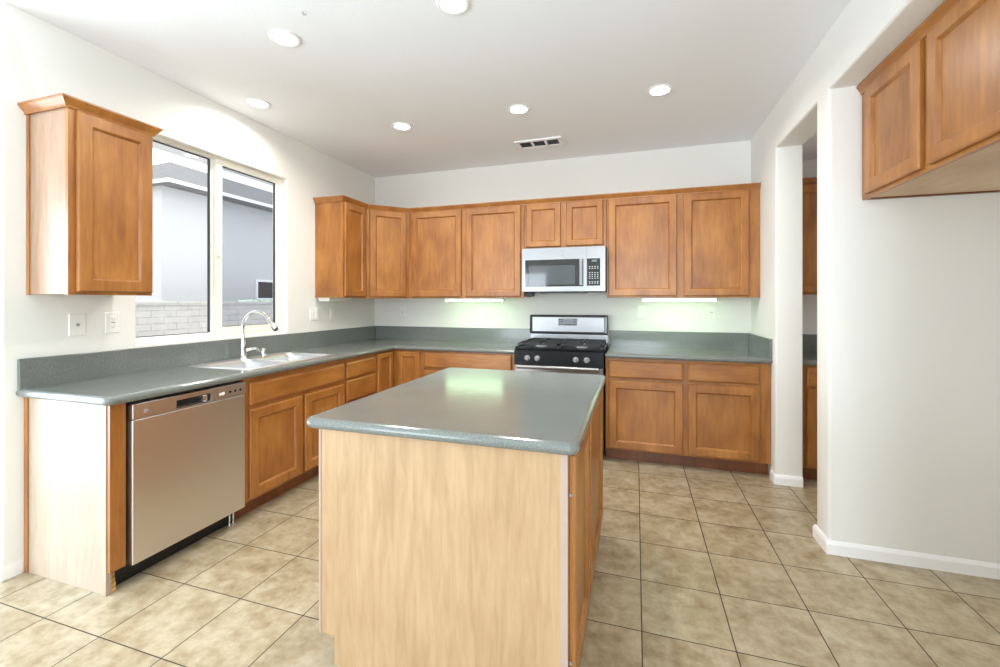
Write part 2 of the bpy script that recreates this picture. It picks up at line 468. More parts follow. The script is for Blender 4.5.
# right wall: plan with the doorway and the refrigerator alcove
DY0, DY1, AY0, AY1, ZD = -0.708, -1.458, -1.62, -2.80, 2.44
out = [(0, 0), (0, H), (-7.7, H), (-7.7, 0), (AY1, 0), (AY1, ZD), (AY0, ZD), (AY0, 0), (DY1, 0), (DY1, ZD), (DY0, ZD), (DY0, 0)]
bm = wall_x(out, [], W, W+WT)
def rsel(a, b):
    if not (abs(a.x-b.x) < eps): return False
    for y in (DY0, DY1, AY0, AY1):
        if near(a.y, y) and near(b.y, y) and abs(a.z-b.z) > 1: return True
    for (q0, q1) in ((DY0, DY1), (AY0, AY1)):
        if near(a.z, ZD) and near(b.z, ZD) and {round(a.y, 3), round(b.y, 3)} == {q0, q1}: return True
    return False
soften(bm, lambda a, b: near(a.x, W) and rsel(a, b), 0.016)
struct('wall_right', bm, 'wall', smooth=True)
struct('wall_alcove_side', bx(W+WT, 4.85, DY1, AY0, 0, H-0.2), 'wall')
struct('wall_alcove_back', bx(4.85, 5.0, AY0, AY1-0.15, 0, H-0.2), 'wall')
struct('wall_alcove_end', bx(W+WT, 4.85, AY1, AY1-0.15, 0, H-0.2), 'wall')
struct('ceiling_alcove', bx(W+WT, 4.85, AY0, AY1, ZD+0.004, ZD+0.06), 'wall')
struct('ceiling_pantry', bx(W+WT, 6.0, 0, DY1, 2.527, 2.60), 'ceiling')
struct('wall_pantry_side', bx(5.55, 6.0, 0, DY1, 0, 2.527), 'wall')
# wall behind the camera with a wide window opening
bm = B()
box(bm, -1.2, -1.02, -7.7, -7.55, 0, H); box(bm, 0.64, 2.32, -7.7, -7.55, 0, H); box(bm, 3.58, W, -7.7, -7.55, 0, H); box(bm, 2.32, 3.58, -7.7, -7.55, 0, 0.88); box(bm, 2.32, 3.58, -7.7, -7.55, 2.12, H)
box(bm, -1.02, 0.64, -7.7, -7.55, 0, 0.05); box(bm, -1.02, 0.64, -7.7, -7.55, 2.2, H)
struct('wall_rear', bm, 'wall')

# baseboards
def base_run(bm, pts, h=0.07, t=0.013):
    """pts: polyline on the wall line; boards grow to the left-hand side of the direction of travel"""
    n = len(pts); P = [Vector(p) for p in pts]
    prof = [(0, 0), (t, 0), (t, h-0.018), (t*0.7, h-0.008), (t*0.35, h), (0, h)]
    R = []
    for i in range(n):
        dirs = []
        if i > 0: dirs.append((P[i]-P[i-1]).normalized())
        if i < n-1: dirs.append((P[i+1]-P[i]).normalized())
        ns = [Vector((-d.y, d.x)) for d in dirs]
        k = sum(ns, Vector((0, 0))); k = k/k.dot(ns[0])
        R.append([bm.verts.new((P[i].x+k.x*w, P[i].y+k.y*w, z)) for w, z in prof])
    m = len(prof)
    for a, b in zip(R, R[1:]):
        for i in range(m):
            j = (i+1) % m; bm.faces.new((a[i], a[j], b[j], b[i]))
    bm.faces.new(R[0]); bm.faces.new(R[-1])
    return bm
g = 0.0005
struct('baseboard_column', base_run(B(), [(W-g, -0.615), (W-g, DY0-g), (W+WT+g, DY0-g)], t=-0.013), 'trim')
struct('baseboard_alcove', base_run(B(), [(W+WT, DY1+g), (W-g, DY1+g), (W-g, AY0-g), (4.85, AY0-g)], t=-0.013), 'trim')
struct('baseboard_left', base_run(B(), [(g, -3.01), (g, WE-g), (-1.19, WE-g)], t=-0.013), 'trim')

# kitchen window
win = thing('window_1', 'x', 'x', (-0.10, (WY0+WY1)/2, WZ0)); del win['label'], win['category']; win['kind'] = 'structure'
def ringbox(bm, y0, y1, z0, z1, t, x0, x1, bev=0.003):
    # rectangular frame of bar width t (float or (left, right, bottom, top))
    l, r, b, tp = t if hasattr(t, '__len__') else (t,)*4
    A = [(y0, z0), (y1, z0), (y1, z1), (y0, z1)]; C = [(y0+l, z0+b), (y1-r, z0+b), (y1-r, z1-tp), (y0+l, z1-tp)]
    V = {}
    for x in (x0, x1):
        for nm, q in (('a', A), ('c', C)):
            V[nm, x] = [bm.verts.new((x, y, z)) for y, z in q]
    for i in range(4):
        j = (i+1) % 4
        bm.faces.new((V['a', x0][i], V['a', x0][j], V['a', x1][j], V['a', x1][i]))
        bm.faces.new((V['c', x0][i], V['c', x1][i], V['c', x1][j], V['c', x0][j]))
        for x in (x0, x1): bm.faces.new((V['a', x][i], V['a', x][j], V['c', x][j], V['c', x][i]))
    return bm
YM = -1.935
D_ = 0.03          # the window sits this much nearer the room than its nominal depth
def wx(a): return a+D_
obj('window_frame', ringbox(B(), WY0, WY1, WZ0, WZ1, (0.012, 0.026, 0.024, 0.008), wx(-0.155), wx(-0.085)), 'vinyl', win)
obj('fixed_sash', ringbox(B(), WY0+0.012, YM+0.004, WZ0+0.024, WZ1-0.008, (0.006, 0.026, 0.014, 0.006), wx(-0.145), wx(-0.112)), 'whitevinyl', win)
obj('gasket', ringbox(B(), WY0+0.018, YM-0.022, WZ0+0.038, WZ1-0.014, 0.004, wx(-0.139), wx(-0.118)), 'gasket', win)
obj('window_glass', bx(wx(-0.131), wx(-0.127), WY0+0.018, YM-0.022, WZ0+0.038, WZ1-0.014), 'glass', win)
s = obj('sliding_sash', ringbox(B(), YM-0.006, WY1-0.026, WZ0+0.024, WZ1-0.008, (0.050, 0.046, 0.050, 0.040), wx(-0.112), wx(-0.080)), 'vinyl', win)
obj('gasket', ringbox(B(), YM+0.044, WY1-0.072, WZ0+0.074, WZ1-0.048, 0.003, wx(-0.106), wx(-0.086)), 'gasket', s)
obj('window_glass', bx(wx(-0.099), wx(-0.095), YM+0.044, WY1-0.072, WZ0+0.074, WZ1-0.048), 'glass', s)
obj('insect_screen', bx(wx(-0.147), wx(-0.1455), YM+0.03, WY1-0.026, WZ0+0.024, WZ1-0.008), 'screen', win)
bm = bx(wx(-0.082), wx(-0.068), YM+0.002, YM+0.024, 1.655, 1.735, bev=0.004); box(bm, wx(-0.07), wx(-0.055), YM+0.006, YM+0.018, 1.645, 1.675, bev=0.003)
obj('latch', bm, 'whitevinyl', win)
# glass doors in the nook, window behind the camera: frames only as deep as the walls
nd_ = thing('door_1', 'x', 'x', (-1.27, -4.45, 0.03)); del nd_['label'], nd_['category']; nd_['kind'] = 'structure'
obj('door_frame', ringbox(B(), -5.62, -3.28, 0.03, 2.12, 0.05, -1.33, -1.22), 'whitevinyl', nd_)
obj('sliding_panel', ringbox(B(), -4.50, -3.33, 0.08, 2.07, 0.06, -1.27, -1.235), 'whitevinyl', nd_)
obj('fixed_panel', ringbox(B(), -5.57, -4.42, 0.08, 2.07, 0.06, -1.31, -1.275), 'whitevinyl', nd_)

# outdoors
struct('ground', bx(-12, -1.36, -9, 12, -0.7, -0.5), 'ground')
fence = obj('garden_wall', bx(-4.65, -4.5, -6, 11, -0.5, 1.26), 'block')
tag(fence, 'low grey block garden wall outside the kitchen window', 'garden wall')
capo = obj('wall_cap', bx(-4.68, -4.47, -6, 11, 1.26, 1.325, bev=0.01), 'block', fence)
house = thing('neighbour_house', 'grey stucco neighbouring house with tiled roof, seen through the kitchen window', 'house', (-8.5, 6, -0.5))
obj('house_wall', bx(-11, -6.0, 1.80, 12, -0.5, 3.63), 'stucco', house)
bm = B()
e0 = [bm.verts.new(p) for p in ((-5.55, 1.62, 3.66), (-5.55, 12.2, 3.66), (-12.7, 12.2, 3.66), (-12.7, 1.62, 3.66))]
e1 = [bm.verts.new((v.co.x, v.co.y, 3.60)) for v in e0]
r0 = bm.verts.new((-9.15, 4.2, 5.10)); r1 = bm.verts.new((-9.15, 10.0, 5.10))
bm.faces.new((e0[0], e0[1], r1, r0)); bm.faces.new((e0[1], e0[2], r1)); bm.faces.new((e0[2], e0[3], r0, r1)); bm.faces.new((e0[3], e0[0], r0))
for i in range(4): bm.faces.new((e0[i], e0[(i+1) % 4], e1[(i+1) % 4], e1[i]))
bm.faces.new(e1)
obj('roof', bm, 'roof', house)
bm = bx(-5.548, -5.52, 1.59, 12.2, 3.585, 3.655); box(bm, -12.7, -5.548, 1.59, 1.617, 3.585, 3.655)
obj('fascia', bm, 'whitevinyl', house)
hw = obj('house_window', ringbox(B(), 4.00, 4.62, 1.36, 1.86, 0.05, -6.02, -5.96), 'whitevinyl', house)
obj('pane', bx(-5.995, -5.985, 4.05, 4.57, 1.41, 1.81), 'gasket', hw)

# ------------------------------------------------------------------ CABINETS
FZ = 0.105; BT = 0.858            # base cabinets: bottom of the face, top of the box
UB, UT = 1.356, 2.250             # wall cabinets
def body_base(name, parent, pts, mat='wood'):
    return obj(name, prism(B(), pts, FZ, BT), mat, parent)

# 1 corner cabinet with folding door (lazy susan), left/back corner
c = thing('corner_base_cabinet', 'base cabinet in the inner corner with two narrow doors folded at a right angle', 'cabinet', (0.4, -0.4, 0))
body_base('body', c, [(0.004, -0.913), (0.588, -0.913), (0.588, -0.588), (0.913, -0.588), (0.913, -0.004), (0.004, -0.004)])
bm = prism(B(), [(0.004, -0.913), (0.535, -0.913), (0.535, -0.535), (0.913, -0.535), (0.913, -0.004), (0.004, -0.004)], 0.001, FZ-0.002)
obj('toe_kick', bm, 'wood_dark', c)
bm = bx(0.588, 0.609, -0.913, -0.609, FZ, BT); box(bm, 0.588, 0.913, -0.609, -0.588, FZ, BT)
obj('face_frame', bm, 'wood', c)
PL = Plane((0.609, 0, 0), (0, 1, 0), (1, 0, 0))
PB = Plane((0, -0.609, 0), (1, 0, 0), (0, -1, 0))
door(PL, -0.899, -0.640, 0.118, 0.846, c, st=0.05)
door(PB, 0.660, 0.903, 0.118, 0.846, c, st=0.05)

# 2 drawer base, left run
def base_left(name, label, y0, y1, hollow=False):
    c = thing(name, label, 'cabinet', (0.3, (y0+y1)/2, 0))
    if hollow:
        bm = bx(0.004, 0.588, y0+0.001, y0+0.017, FZ, BT); box(bm, 0.004, 0.588, y1-0.017, y1-0.001, FZ, BT)
        box(bm, 0.004, 0.588, y0+0.017, y1-0.017, FZ, FZ+0.016); box(bm, 0.004, 0.012, y0+0.017, y1-0.017, FZ+0.016, BT)
    else: bm = bx(0.004, 0.588, y0+0.001, y1-0.001, FZ, BT)
    obj('body', bm, 'wood', c)
    obj('face_frame', bx(0.588, 0.609, y0+0.001, y1-0.001, FZ, BT), 'wood', c)
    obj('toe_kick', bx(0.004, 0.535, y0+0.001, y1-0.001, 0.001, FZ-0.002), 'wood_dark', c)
    return c
c = base_left('drawer_base_cabinet', 'narrow base cabinet with a stack of three drawers, right of the sink cabinet', -1.362, -0.914)
for z0, z1 in ((0.697, 0.828), (0.511, 0.681), (0.118, 0.495)): drawer(PL, -1.344, -0.931, z0, z1, c, 'wood_y')
# 3 sink base
c = base_left('sink_base_cabinet', 'two door base cabinet under the sink, between dishwasher and drawers', -2.310, -1.363, True)
f = drawer(PL, -2.270, -1.376, 0.691, 0.826, c, 'wood_y'); f.name = 'false_front'
door(PL, -2.270, -1.838, 0.121, 0.664, c); door(PL, -1.809, -1.376, 0.121, 0.664, c)
# 4 end panel with filler
c = thing('end_panel', 'glare-paled maple end panel with stained filler, left end of the counter beside the dishwasher', 'end panel', (0.3, -2.98, 0))
bm = B()
for q in [[(0.004, 0.001), (0.588, 0.001), (0.588, 0.858), (0.004, 0.858)]]:
    a = [bm.verts.new((x, -3.000, z)) for x, z in q]; b = [bm.verts.new((x, -2.982, z)) for x, z in q]
    for i in range(4): bm.faces.new((a[i], a[(i+1) % 4], b[(i+1) % 4], b[i]))
    bm.faces.new(a); bm.faces.new(b)
obj('side_panel', bm, 'pale', c)
obj('scribe_strip', bx(0.001, 0.030, -3.006, -3.000, 0.001, 0.858, bev=0.0015), 'wood', c)
obj('filler_strip', bx(0.588, 0.609, -3.000, -2.936, 0.105, 0.858, bev=0.001), 'wood', c)
obj('edge_strip', bx(0.560, 0.588, -3.004, -3.000, 0.001, 0.858), 'pale', c)
bm = B()
rr = random.Random(3)
for k in range(5): box(bm, 0.560-0.01*k*0.2, 0.588-0.004*k, -2.981, -2.962+0.003*rr.random(), 0.002+0.021*k, 0.002+0.021*(k+1)-0.001, bev=0.002, seg=1)
obj('broken_block', bm, 'chip', c)

# 5 back run, left of the range
def base_back(name, label, x0, x1, mat='wood'):
    c = thing(name, label, 'cabinet', ((x0+x1)/2, -0.3, 0))
    obj('body', bx(x0+0.001, x1-0.001, -0.588, -0.004, FZ, BT), mat, c)
    obj('face_frame', bx(x0+0.001, x1-0.001, -0.609, -0.588, FZ, BT), mat, c)
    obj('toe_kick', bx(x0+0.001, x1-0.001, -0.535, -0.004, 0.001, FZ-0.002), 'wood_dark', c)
    return c
c = base_back('wide_base_cabinet', 'base cabinet with one wide drawer over two doors, left of the range', 0.914, 1.838)
drawer(PB, 0.949, 1.806, 0.700, 0.846, c, 'wood_x'); door(PB, 0.949, 1.372, 0.118, 0.676, c); door(PB, 1.383, 1.806, 0.118, 0.676, c)
# 6 right of the range
c = base_back('double_base_cabinet', 'base cabinet with two drawers over two doors, right of the range', 2.612, W-0.002)
drawer(PB, 2.636, 3.207, 0.698, 0.838, c, 'wood_x'); drawer(PB, 3.241, 3.740, 0.698, 0.842, c, 'wood_x')
door(PB, 2.640, 3.207, 0.116, 0.672, c); door(PB, 3.241, 3.740, 0.120, 0.672, c)

# countertops
cl = [(0.002, -0.002), (0.002, -3.035), (0.648, -3.035), (0.648, -0.648), (1.838, -0.648), (1.838, -0.002)]
SX0, SX1, SY0, SY1 = 0.050, 0.585, -2.245, -1.415      # sink rim
pts = rounded(cl, [0, 0, 0.035, 0.02, 0, 0])
hole = [(SX0+0.03, SY0+0.03), (SX1-0.03, SY0+0.03), (SX1-0.03, SY1-0.03), (SX0+0.03, SY1-0.03)]
ct = obj('countertop', slab(pts, 0.860, ZC, hole), 'counter')
tag(ct, 'L shaped dark green laminate counter along left and back walls, holding the sink', 'countertop')
bm = bx(0.002, 0.021, -3.030, -0.002, ZC-0.004, 1.046, bev=0.003); box(bm, 0.021, 1.838, -0.021, -0.002, ZC-0.004, 1.046, bev=0.003)
obj('backsplash', bm, 'counter', ct)
pts = [(2.610, -0.002), (2.610, -0.648), (W-0.002, -0.648), (W-0.002, -0.002)]
ct2 = obj('countertop', slab(pts, 0.860, ZC), 'counter')
tag(ct2, 'short green laminate counter right of the range, with backsplash returning along the side wall', 'countertop')
bm = bx(2.612, W-0.021, -0.021, -0.002, ZC-0.004, 1.046, bev=0.003); box(bm, W-0.021, W-0.002, -0.640, -0.002, ZC-0.004, 1.046, bev=0.003)
obj('backsplash', bm, 'counter', ct2)

# 7 dishwasher
c = thing('dishwasher', 'stainless steel dishwasher under the left end of the counter', 'dishwasher', (0.3, -2.62, 0))
D0, D1 = -2.924, -2.315
obj('tub', bx(0.02, 0.585, D0+0.002, D1-0.002, 0.11, 0.852), 'blackplastic', c)
obj('door_panel', bx(0.586, 0.634, D0, D1, 0.100, 0.772, bev=0.004), 'steel', c)
bm = B()
# control strip with the pocket handle cut into it
hy0, hy1, hz0, hz1 = -2.722, -2.535, 0.781, 0.822
box(bm, 0.586, 0.636, D0, hy0, 0.775, 0.846, bev=0.002); box(bm, 0.586, 0.636, hy1, D1, 0.775, 0.846, bev=0.002)
box(bm, 0.586, 0.636, hy0, hy1, hz1, 0.846); box(bm, 0.586, 0.636, hy0, hy1, 0.775, hz0); box(bm, 0.586, 0.598, hy0, hy1, hz0, hz1)
cp = obj('control_strip', bm, 'steel_y', c)
obj('handle_pocket', bx(0.598, 0.601, hy0+0.001, hy1-0.001, hz0+0.001, hz1-0.001), 'blackplastic', cp)
obj('pocket_latch', bx(0.601, 0.633, hy1-0.045, hy1-0.018, hz0+0.002, hz1-0.002, bev=0.006), 'chrome', cp)
obj('label_badge', bx(0.636, 0.6368, -2.486, -2.452, 0.797, 0.812), 'whiteplastic', cp)
for y in (-2.418, -2.385, -2.350):
    obj('button', cyl(B(), (0.636, y, 0.806), (0.638, y, 0.806), 0.007, n=16), 'blackplastic', cp)
obj('emblem', cyl(B(), (0.636, -2.868, 0.806), (0.6373, -2.868, 0.806), 0.010, n=24), 'greyplastic', cp)
obj('toe_panel', bx(0.06, 0.550, D0-0.030, D1, 0.004, 0.097), 'blackplastic', c)
for y in (D1-0.030, D1-0.055):
    obj('levelling_foot', cyl(cyl(B(), (0.575, y, 0.0015), (0.575, y, 0.012), 0.010, n=14), (0.575, y, 0.012), (0.575, y, 0.1), 0.005, n=10), 'chrome', c)

# sink
def sink():
    c = thing('kitchen_sink', 'double bowl stainless steel sink set in the counter below the window', 'sink', ((SX0+SX1)/2, (SY0+SY1)/2, ZC))
    bowls = [((0.150, SY0+0.035), (SX1-0.035, -1.855)), ((0.150, -1.815), (SX1-0.035, SY1-0.035))]
    def rr(x0, y0, x1, y1, r, n=6):
        return rounded([(x0, y0), (x1, y0), (x1, y1), (x0, y1)], [r]*4, n)
    bm = B(); z = ZC+0.004
    outer = rr(SX0, SY0, SX1, SY1, 0.03)
    lo = [bm.verts.new((x, y, ZC+0.0008)) for x, y in outer]
    op = [bm.verts.new((x, y, z)) for x, y in inset_poly(outer, 0.005)]
    n = len(outer)
    for i in range(n): bm.faces.new((lo[i], lo[(i+1) % n], op[(i+1) % n], op[i]))
    tops = []; es = []
    for (a, b) in bowls:
        tops.append([bm.verts.new((x, y, z)) for x, y in rr(a[0], a[1], b[0], b[1], 0.055)])
    for lp in [op]+tops:
        for i in range(len(lp)):
            p, q = lp[i], lp[(i+1) % len(lp)]
            es.append(bm.edges.get((p, q)) or bm.edges.new((p, q)))
    bmesh.ops.triangle_fill(bm, use_beauty=True, edges=es)
    obj('rim', bm, 'sink', c, smooth=True)
    for (a, b), dp in zip(bowls, (0.19, 0.17)):
        bm = B(); prev = None
        for ins, dz in ((0, 0.004), (0.004, -0.002), (0.007, -0.02), (0.014, -dp*0.75), (0.024, -dp*0.93), (0.050, -dp)):
            ring = [bm.verts.new((x, y, ZC+dz)) for x, y in inset_poly(rr(a[0], a[1], b[0], b[1], 0.055), ins)]
            if prev:
                for i in range(len(ring)): bm.faces.new((prev[i], prev[(i+1) % len(ring)], ring[(i+1) % len(ring)], ring[i]))
            prev = ring
        bm.faces.new(prev)
        o = obj('bowl', bm, 'sink', c, smooth=True)
        cx, cy = (a[0]+b[0])/2, (a[1]+b[1])/2
        obj('drain', lathe(B(), (cx, cy, ZC-dp), [(0.045, 0.001), (0.043, 0.004), (0.032, 0.003), (0.028, 0.0015)], 28), 'chrome', o, smooth=True)
    return c
sink()
# faucet
FX, FY, FZ0 = 0.092, -1.84, ZC+0.0045
c = thing('faucet', 'tall chrome gooseneck faucet with pull down head behind the sink', 'faucet', (FX, FY, FZ0))
obj('base', lathe(B(), (FX, FY, FZ0), [(0.030, 0), (0.030, 0.005), (0.024, 0.012), (0.021, 0.03), (0.0205, 0.075), (0.021, 0.10), (0.017, 0.125), (0.0145, 0.14)], 28), 'chrome', c, smooth=True)
path = [(FX, FY, 1.02), (FX-0.004, FY, 1.08), (FX-0.006, FY, 1.13)]
R = 0.128; cx0 = FX-0.006+R; cz0 = 1.122
for k in range(0, 15):
    t = PI-k*(PI*0.80)/14
    path.append((cx0+R*math.cos(t), FY+0.010*k/14, cz0+R*math.sin(t)))
obj('spout', tube(B(), path, 0.0125, 18), 'chrome', c, smooth=True)
e0 = Vector(path[-1]); dr = (Vector(path[-1])-Vector(path[-2])).normalized()
bm = tube(B(), [e0, e0+dr*0.012, e0+dr*0.03, e0+dr*0.085, e0+dr*0.098], [0.0135, 0.0165, 0.0175, 0.0205, 0.019], 20)
hd = obj('spray_head', bm, 'chrome', c, smooth=True)
obj('nozzle', tube(B(), [e0+dr*0.097, e0+dr*0.106], [0.016, 0.0155], 18), 'blackplastic', hd)
bm = tube(B(), [(FX+0.012, FY+0.012, 0.962), (FX+0.03, FY+0.04, 0.972), (FX+0.045, FY+0.07, 0.972), (FX+0.055, FY+0.095, 0.955), (FX+0.058, FY+0.10, 0.945)], [0.013, 0.012, 0.0105, 0.009, 0.008], 16)
obj('lever', bm, 'chrome', c, smooth=True)
c = tag(obj('air_gap_cap', lathe(B(), (0.10, -1.665, FZ0), [(0.022, 0), (0.022, 0.004), (0.019, 0.007), (0.019, 0.052), (0.017, 0.058), (0.004, 0.060)], 24), 'chrome', smooth=True), 'small chrome air gap cap on the sink deck, right of the faucet', 'air gap')

# ------------------------------------------------------------------ wall cabinets
PUB = Plane((0, -0.305, 0), (1, 0, 0), (0, -1, 0)); PUL = Plane((0.305, 0, 0), (0, 1, 0), (1, 0, 0))
def upper_back(name, label, x0, x1, z0, z1):
    c = thing(name, label, 'cabinet', ((x0+x1)/2, -0.15, z0))
    bm = bx(x0+0.001, x1-0.001, -0.284, -0.002, z0+0.012, z1)
    obj('body', bm, 'wood', c)
    obj('face_frame', bx(x0+0.001, x1-0.001, -0.3045, -0.284, z0, z1), 'wood', c)
    return c
c = upper_back('wall_cabinet', 'double wall cabinet left of the microwave, lit lamp beneath', 0.612, 1.838, UB, UT)
door(PUB, 0.643, 1.199, 1.371, 2.238, c); door(PUB, 1.250, 1.808, 1.371, 2.238, c)
c = upper_back('short_wall_cabinet', 'short wall cabinet with two small doors above the microwave', 1.840, 2.600, 1.815, UT)
door(PUB, 1.862, 2.189, 1.835, 2.238, c, st=0.055); door(PUB, 2.240, 2.572, 1.835, 2.238, c, st=0.055)
c = upper_back('wall_cabinet', 'double wall cabinet between the microwave and the right side wall', 2.602, W-0.002, UB, UT)
door(PUB, 2.619, 3.187, 1.371, 2.238, c); door(PUB, 3.242, 3.735, 1.371, 2.238, c)
# diagonal corner
c = thing('corner_wall_cabinet', 'diagonal wall cabinet across the left rear corner', 'cabinet', (0.25, -0.25, UB))
k = 0.0
pts = [(0.002, -0.002), (0.002, -0.609), (0.305, -0.609), (0.6095, -0.3045), (0.6095, -0.002)]
obj('body', prism(B(), pts, UB, UT), 'wood', c)
s2 = math.sqrt(0.5)
PD = Plane((0.305+0.001, -0.609-0.001, 0), (s2, s2, 0), (s2, -s2, 0))
door(PD, 0.030, 0.400, 1.371, 2.238, c)
# left leg wall cabinet
c = thing('narrow_wall_cabinet', 'narrow wall cabinet on the left wall, right of the window, showing its side', 'cabinet', (0.15, -0.8, UB))
obj('body', bx(0.002, 0.284, -0.976, -0.611, UB+0.004, UT), 'wood', c)
obj('face_frame', bx(0.284, 0.3045, -0.976, -0.611, UB, UT), 'wood', c)
door(PUL, -0.960, -0.636, 1.371, 2.238, c)
# single cabinet left of the window
c = thing('single_wall_cabinet', 'single door wall cabinet hanging alone left of the window', 'cabinet', (0.15, -2.8, UB))
obj('body', bx(0.002, 0.284, -2.991, -2.618, UB+0.004, UT), 'glare_stain', c)
obj('face_frame', bx(0.284, 0.3045, -2.991, -2.618, UB, UT), 'wood', c)
obj('scribe_strip', bx(0.001, 0.022, -2.997, -2.991, UB, UT, bev=0.0015), 'wood', c)
door(PUL, -2.962, -2.624, 1.371, 2.235, c)
# crown mouldings: swept along a polyline on the cabinet tops
def crown(pts, close_ends=True):
    bm = B(); P = [Vector(p) for p in pts]; n = len(P); R = []
    prof = [(-0.012, 2.2512), (0.001, 2.2512), (0.001, 2.238), (0.006, 2.238), (0.008, 2.248), (0.013, 2.254), (0.022, 2.266), (0.028, 2.275), (0.031, 2.277), (0.031, 2.285), (-0.012, 2.285)]
    for i in range(n):
        dirs = []
        if i > 0: dirs.append((P[i]-P[i-1]).normalized())
        if i < n-1: dirs.append((P[i+1]-P[i]).normalized())
        ns = [Vector((d.y, -d.x)) for d in dirs]
        k = sum(ns, Vector((0, 0))); k = k/k.dot(ns[0])
        R.append([bm.verts.new((P[i].x+k.x*w, P[i].y+k.y*w, z)) for w, z in prof])
    m = len(prof)
    for a, b in zip(R, R[1:]):
        for i in range(m): bm.faces.new((a[i], a[(i+1) % m], b[(i+1) % m], b[i]))
    bm.faces.new(R[0]); bm.faces.new(R[-1])
    return bm
e = 0.0045
cr = obj('crown_molding', crown([(0.002, -0.976-0.001), (0.3055, -0.976-0.001), (0.3055, -0.609), (0.6095, -0.3055), (W-0.002, -0.3055)]), 'wood')
tag(cr, 'long stained crown molding along the tops of the back wall cabinets', 'molding')
cr = obj('crown_molding', crown([(0.002, -2.998), (0.3055, -2.998), (0.3055, -2.612), (0.002, -2.612)]), 'wood')
tag(cr, 'short crown molding wrapping the top of the lone cabinet left of the window', 'molding')

# refrigerator cabinet in the alcove, doors towards -x
FXc = 3.964
c = thing('refrigerator_cabinet', 'deep two door cabinet high in the right alcove, pale underside showing', 'cabinet', (4.3, -2.14, 1.845))
obj('body', bx(FXc+0.021, 4.845, -2.640, AY0-0.002, 1.862, 2.395), 'wood', c)
obj('face_frame', bx(FXc, FXc+0.021, -2.640, AY0-0.002, 1.845, 2.395), 'wood', c)
obj('bottom_board', bx(FXc+0.0212, 4.845, -2.640, AY0-0.002, 1.852, 1.8618), 'under', c)
obj('scribe_strip', bx(FXc+0.0212, 4.845, AY0-0.022, AY0-0.0025, 1.845, 1.8518), 'wood_dark', c)
PF = Plane((FXc, 0, 0), (0, -1, 0), (-1, 0, 0))
door(PF, 1.688, 2.130, 1.863, 2.385, c); door(PF, 2.178, 2.620, 1.863, 2.385, c)
bm = B(); prof = [(0.0, 2.3955), (-0.001, 2.3955), (-0.001, 2.388), (-0.006, 2.388), (-0.010, 2.402), (-0.020, 2.418), (-0.024, 2.424), (-0.024, 2.436), (0.0, 2.436)]
a = [bm.verts.new((FXc-0.0002+x, AY0-0.002, z)) for x, z in prof]; b = [bm.verts.new((FXc-0.0002+x, -2.64, z)) for x, z in prof]
for i in range(len(prof)): bm.faces.new((a[i], a[(i+1) % len(prof)], b[(i+1) % len(prof)], b[i]))
bm.faces.new(a); bm.faces.new(b)
obj('crown', bm, 'wood_y', c)

# pantry cabinets seen through the doorway
PX0, PX1 = W+WT+0.002, 5.54
c = base_back('pantry_base_cabinet', 'base cabinet in the dim room beyond the doorway', PX0, PX1)
for u0, u1 in ((4.040, 4.52), (4.56, 5.02), (5.05, 5.50)):
    drawer(PB, u0, u1, 0.705, 0.846, c, 'wood_x'); door(PB, u0, u1, 0.118, 0.690, c)
ct3 = obj('countertop', slab([(PX0, -0.002), (PX0, -0.648), (PX1, -0.648), (PX1, -0.002)], 0.860, ZC), 'counter')
tag(ct3, 'green laminate counter in the room beyond the doorway', 'countertop')
obj('backsplash', bx(PX0+0.001, PX1-0.001, -0.021, -0.002, ZC-0.004, 1.046, bev=0.003), 'counter', ct3)
c = upper_back('pantry_wall_cabinet', 'reddish wall cabinet in the dim room beyond the doorway', PX0, PX1, 1.378, 2.27)
for u0, u1 in ((4.02, 4.52), (4.56, 5.02), (5.05, 5.50)): door(PUB, u0, u1, 1.392, 2.245, c)
bm = bx(PX0, PX1, -0.325, -0.3055, 2.258, 2.300, bev=0.006); obj('crown', bm, 'wood', c)

# ------------------------------------------------------------------ island
IX0, IX1, IY0, IY1 = 1.740, 2.655, -3.000, -1.790
c = thing('kitchen_island', 'kitchen island cabinet with pale maple front in the middle of the floor', 'island', ((IX0+IX1)/2, (IY0+IY1)/2, 0))
obj('body', prism(B(), [(IX0+0.022, IY0+0.019), (IX1-0.021, IY0+0.019), (IX1-0.021, IY1), (IX0+0.022, IY1)], FZ, BT), 'wood', c)
obj('plinth', bx(IX0+0.075, IX1-0.006, IY0+0.019, IY1, 0.001, FZ-0.001), 'wood', c)
bm = B()
q = [(IX0+0.008, FZ), (IX0+0.066, FZ), (IX0+0.066, 0.001), (IX1-0.024, 0.001), (IX1-0.024, BT), (IX0+0.008, BT)]
a = [bm.verts.new((x, IY0, z)) for x, z in q]; b = [bm.verts.new((x, IY0+0.018, z)) for x, z in q]
for i in range(6): bm.faces.new((a[i], a[(i+1) % 6], b[(i+1) % 6], b[i]))
bm.faces.new(a); bm.faces.new(b)
obj('front_panel', bm, 'veneer', c)
o = obj('corner_strip', bx(IX0-0.001, IX0+0.0075, IY0-0.002, IY0+0.02, FZ, BT), 'strip', c)
o = obj('corner_strip', bx(IX1-0.0235, IX1-0.001, IY0-0.003, IY0+0.018, 0.001, BT), 'strip', c)
obj('face_frame', bx(IX0+0.0, IX0+0.0215, IY0+0.021, IY1, FZ, BT), 'wood', c)
obj('side_frame', bx(IX1-0.0205, IX1, IY0+0.030, IY1, FZ, BT), 'wood', c)
PR = Plane((IX1, 0, 0), (0, 1, 0), (1, 0, 0))
door(PR, IY0+0.024, -2.535, 0.112, 0.846, c); door(PR, -2.497, -1.800, 0.112, 0.846, c)
for z in (0.20, 0.72):
    obj('hinge', bx(IX1+0.001, IX1+0.010, IY0+0.0185, IY0+0.0235, z, z+0.010), 'greyplastic', c)
